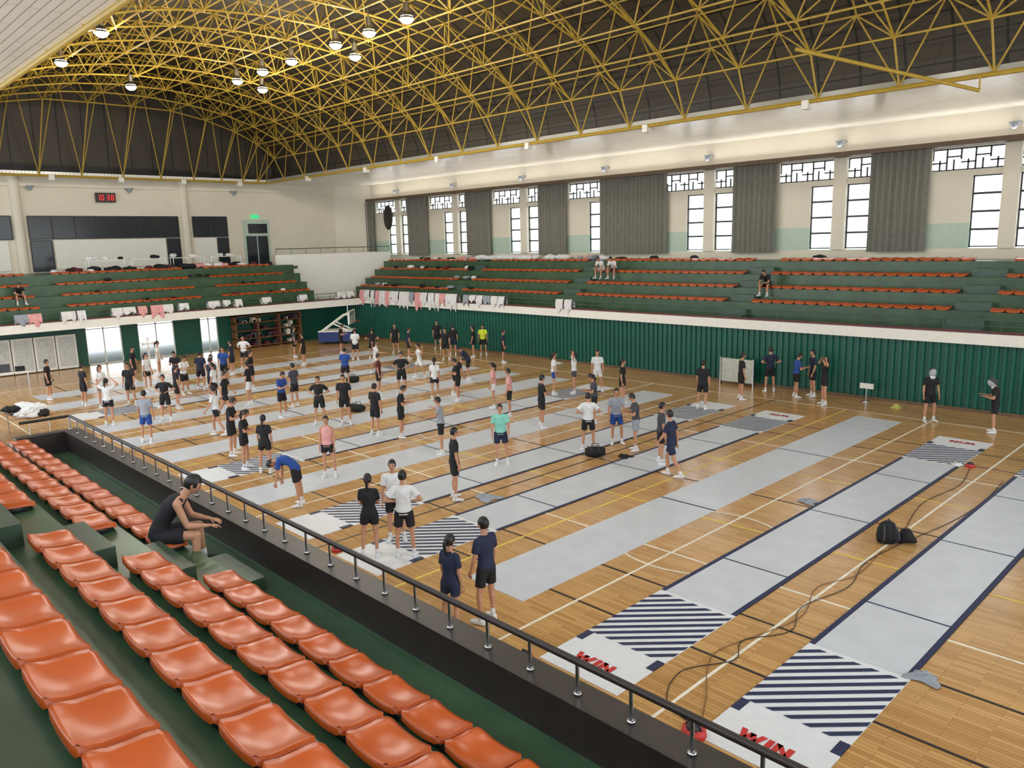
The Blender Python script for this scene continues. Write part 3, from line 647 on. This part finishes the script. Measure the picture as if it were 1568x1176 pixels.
ck=MB(); ck.box(LX+.15,LX+.3,16.7,17.9,9.5,10.1,0)
SEG={'1':'bc','0':'abcdef','3':'abcdg','8':'abcdefg'}
def digit(y,ch):
    for s_ in SEG[ch]:
        a,b,c,d_=dict(a=(0,.16,.3,.33),g=(0,.16,.15,.18),d=(0,.16,0,.03),b=(.14,.17,.17,.32),c=(.14,.17,0,.16),f=(0,.03,.17,.32),e=(0,.03,0,.16))[s_]
        ck.box(LX+.3,LX+.31,y+a,y+b,9.63+c,9.63+d_,1)
digit(16.75,'1');digit(17.0,'0');digit(17.35,'3');digit(17.62,'8'); ck.obj('digital_clock',[m_black,M('led_red',(255,40,30),.4,emit=1)])
MB().box(LX+.06,LX+.12,27.3,27.9,8.5,8.75,0).obj('exit_sign',[M('exit_green',(60,220,140),.4,emit=.6)])
MB().ell((-51.3,WY-.12,8.4),.6,.12,.95,0,20,10).obj('wall_speaker',[m_black],True)
sp_=MB()
for p in P: sp_.box(p-.2,p+.2,WY-.3,WY-.0,10.33,10.43,0); sp_.ell((p,WY-.3,10.25),.13,.13,.12,0,10,6)
for yy in(7,13,18.8,26): sp_.box(LX+.15,LX+.45,yy-.2,yy+.2,10.33,10.43,0); sp_.ell((LX+.4,yy,10.25),.13,.13,.12,0,10,6)
sp_.obj('ceiling_cameras',[CL['grey']],True)
MB().box(-17.6,-16.1,29.55,29.62,.15,1.15,0).box(-17.65,-17.6,29.5,29.65,0,1.2,1).box(-16.1,-16.05,29.5,29.65,0,1.2,1).obj('portable_board',[M('board_grey',(186,190,180),.4),m_steel])
MB().box(-11.7,-11.2,29.6,29.65,.5,.7,0).tube((-11.45,29.62,0),(-11.45,29.62,.5),.02,1,6).tube((-11.45,29.62,0),(-11.45,29.62,.03),.15,1,12,cap=True).obj('small_scoreboard',[m_white,m_steel])
MB().tube((-10.2,29.2,.02),(-10.2,29.2,.16),.16,0,14,.05).box(-10.36,-10.04,29.04,29.36,0,.03,0).obj('training_cone',[M('cone_olive',(190,186,96),.6)])
f=MB(); f.tube((0,0,0),(0,0,.05),.28,0,20,cap=True); f.tube((0,0,.05),(0,0,1.15),.03,0,8)
for r in(.12,.22,.32,.4):
    for i in range(20):
        a=i*math.pi/10;b=a+math.pi/10
        for xx in(.1,-.08): f.tube((xx,r*math.cos(a),1.45+r*math.sin(a)),(xx,r*math.cos(b),1.45+r*math.sin(b)),.008,0,4)
for i in range(4):
    a=i*math.pi/2; f.add([(.0,.05*math.cos(a),1.45+.05*math.sin(a)),(.03,.34*math.cos(a-.3),1.45+.34*math.sin(a-.3)),(-.03,.34*math.cos(a+.3),1.45+.34*math.sin(a+.3))],[(0,1,2)],0)
f.tube((-.1,0,1.45),(.05,0,1.45),.08,0,10,cap=True); f.obj('pedestal_fan',[m_white],loc=(-43,14.6,0))
s=MB()
for yy in(21.4,22.9,24.4,25.9): s.box(-47.9,-47.2,yy,yy+.08,0,2.1,0)
for zz in(.1,.6,1.1,1.6,2.05): s.box(-47.9,-47.2,21.4,25.98,zz,zz+.05,0)
for i in range(40): 
    zz=random.choice([.15,.65,1.15,1.65]); yy=random.uniform(21.6,25.6); s.box(-47.8,-47.3,yy,yy+random.uniform(.1,.35),zz,zz+random.uniform(.1,.38),random.choice([1,2,3]))
s.obj('equipment_shelf',[m_woodbrown,CL['maroon'],CL['dgrey'],m_cream])
h=MB(); h.box(-1.1,1.1,-.8,.8,.15,.8,0); h.box(-1.1,1.1,-.8,.8,.8,.86,1)
for a in(-.9,.9):
    for b_ in(-.6,.6): h.tube((a,b_-.05,.08),(a,b_+.05,.08),.08,2,10,cap=True)
h.path([(-.9,-.5,.86),(.6,-.5,1.9),(1.0,-.5,1.85)],.06,1,8); h.path([(-.9,.5,.86),(.6,.5,1.9),(1.0,.5,1.85)],.06,1,8); h.path([(.8,-.5,.86),(-.2,-.5,1.35)],.05,1,8); h.path([(.8,.5,.86),(-.2,.5,1.35)],.05,1,8)
h.path([(1.0,-.85,1.3),(1.0,.85,1.3),(1.0,.85,2.1),(1.0,-.85,2.1),(1.0,-.85,1.3)],.05,1,8); h.box(1.0,1.02,-.8,.8,1.35,2.05,4); h.path([(1.03,-.3,1.4),(1.03,.3,1.4),(1.03,.3,1.75),(1.03,-.3,1.75),(1.03,-.3,1.4)],.02,1,6)
for i in range(16):
    a=i*math.pi/8;b_=a+math.pi/8; h.tube((1.28+.22*math.cos(a),.22*math.sin(a),1.4),(1.28+.22*math.cos(b_),.22*math.sin(b_),1.4),.012,3,5)
h.obj('portable_basketball_hoop',[m_bluepad,m_white,m_seatframe,m_red,M('backboard_acrylic',(150,165,165),.1)],loc=(-44.9,27.3,0),rz=.8)
p=MB()
for i in range(8): p.box(-47.6,-47.5,4+i*1.05,5+i*1.05,.05,1.9,0); p.box(-47.49,-47.47,4.1+i*1.05,4.9+i*1.05,.2,1.8,1)
p.obj('partition_panels',[m_white,M('panel_grey',(200,202,198),.5)])
t=MB(); t.box(-.9,.9,-.4,.4,.7,.74,0)
for a in(-.8,.8):
    for b_ in(-.33,.33): t.tube((a,b_,0),(a,b_,.7),.02,1,6)
for i in range(26): lump(t,random.uniform(-.9,.9),random.uniform(-.35,.35),random.choice([.72,.82]),random.uniform(.18,.34),random.choice([2,2,2,3]))
t.obj('table_with_jackets',[m_woodbrown,m_steel,CL['white'],CL['black']],loc=(-31.3,6.3,0),rz=.2)
t=MB(); t.box(-.9,.9,-.4,.4,.7,.74,0)
for a in(-.8,.8):
    for b_ in(-.33,.33): t.tube((a,b_,0),(a,b_,.7),.02,1,6)
t.box(-.5,.1,-.2,.2,.74,1.1,2); t.box(.3,.7,-.2,.2,.74,.95,3); t.obj('desk_with_monitor',[m_white,m_steel,CL['dgrey'],CL['black']],loc=(-43.5,8.2,0),rz=1.4)
cb=MB(); cb.box(-.6,.6,-.35,.35,.08,1.25,0); cb.box(-.55,.55,.35,.37,.15,.65,1); cb.box(-.55,.55,.35,.37,.7,1.2,1); cb.box(-.65,.65,-.4,.4,1.25,1.3,0)
for a in(-.5,.5):
    for b_ in(-.3,.3): cb.tube((a,b_,0),(a,b_,.08),.04,2,8)
cb.obj('equipment_cabinet',[m_cream,m_creamg,m_steel],loc=(-31.0,4.7,0),rz=.0)
# world
w=bpy.data.worlds.new('world'); bpy.context.scene.world=w; w.use_nodes=True; nt=w.node_tree; bgn=nt.nodes['Background']
tc=nt.nodes.new('ShaderNodeTexCoord'); sp=nt.nodes.new('ShaderNodeSeparateXYZ'); rp=nt.nodes.new('ShaderNodeValToRGB')
rp.color_ramp.elements[0].position=.0; rp.color_ramp.elements[0].color=(.86,.91,.93,1); rp.color_ramp.elements[1].position=.5; rp.color_ramp.elements[1].color=(.83,.9,1,1)
nt.links.new(tc.outputs['Generated'],sp.inputs[0]); nt.links.new(sp.outputs['Z'],rp.inputs['Fac']); nt.links.new(rp.outputs['Color'],bgn.inputs['Color']); bgn.inputs['Strength'].default_value=3.0
bpy.context.scene.view_settings.view_transform='Standard'
bpy.context.scene.view_settings.exposure=.08
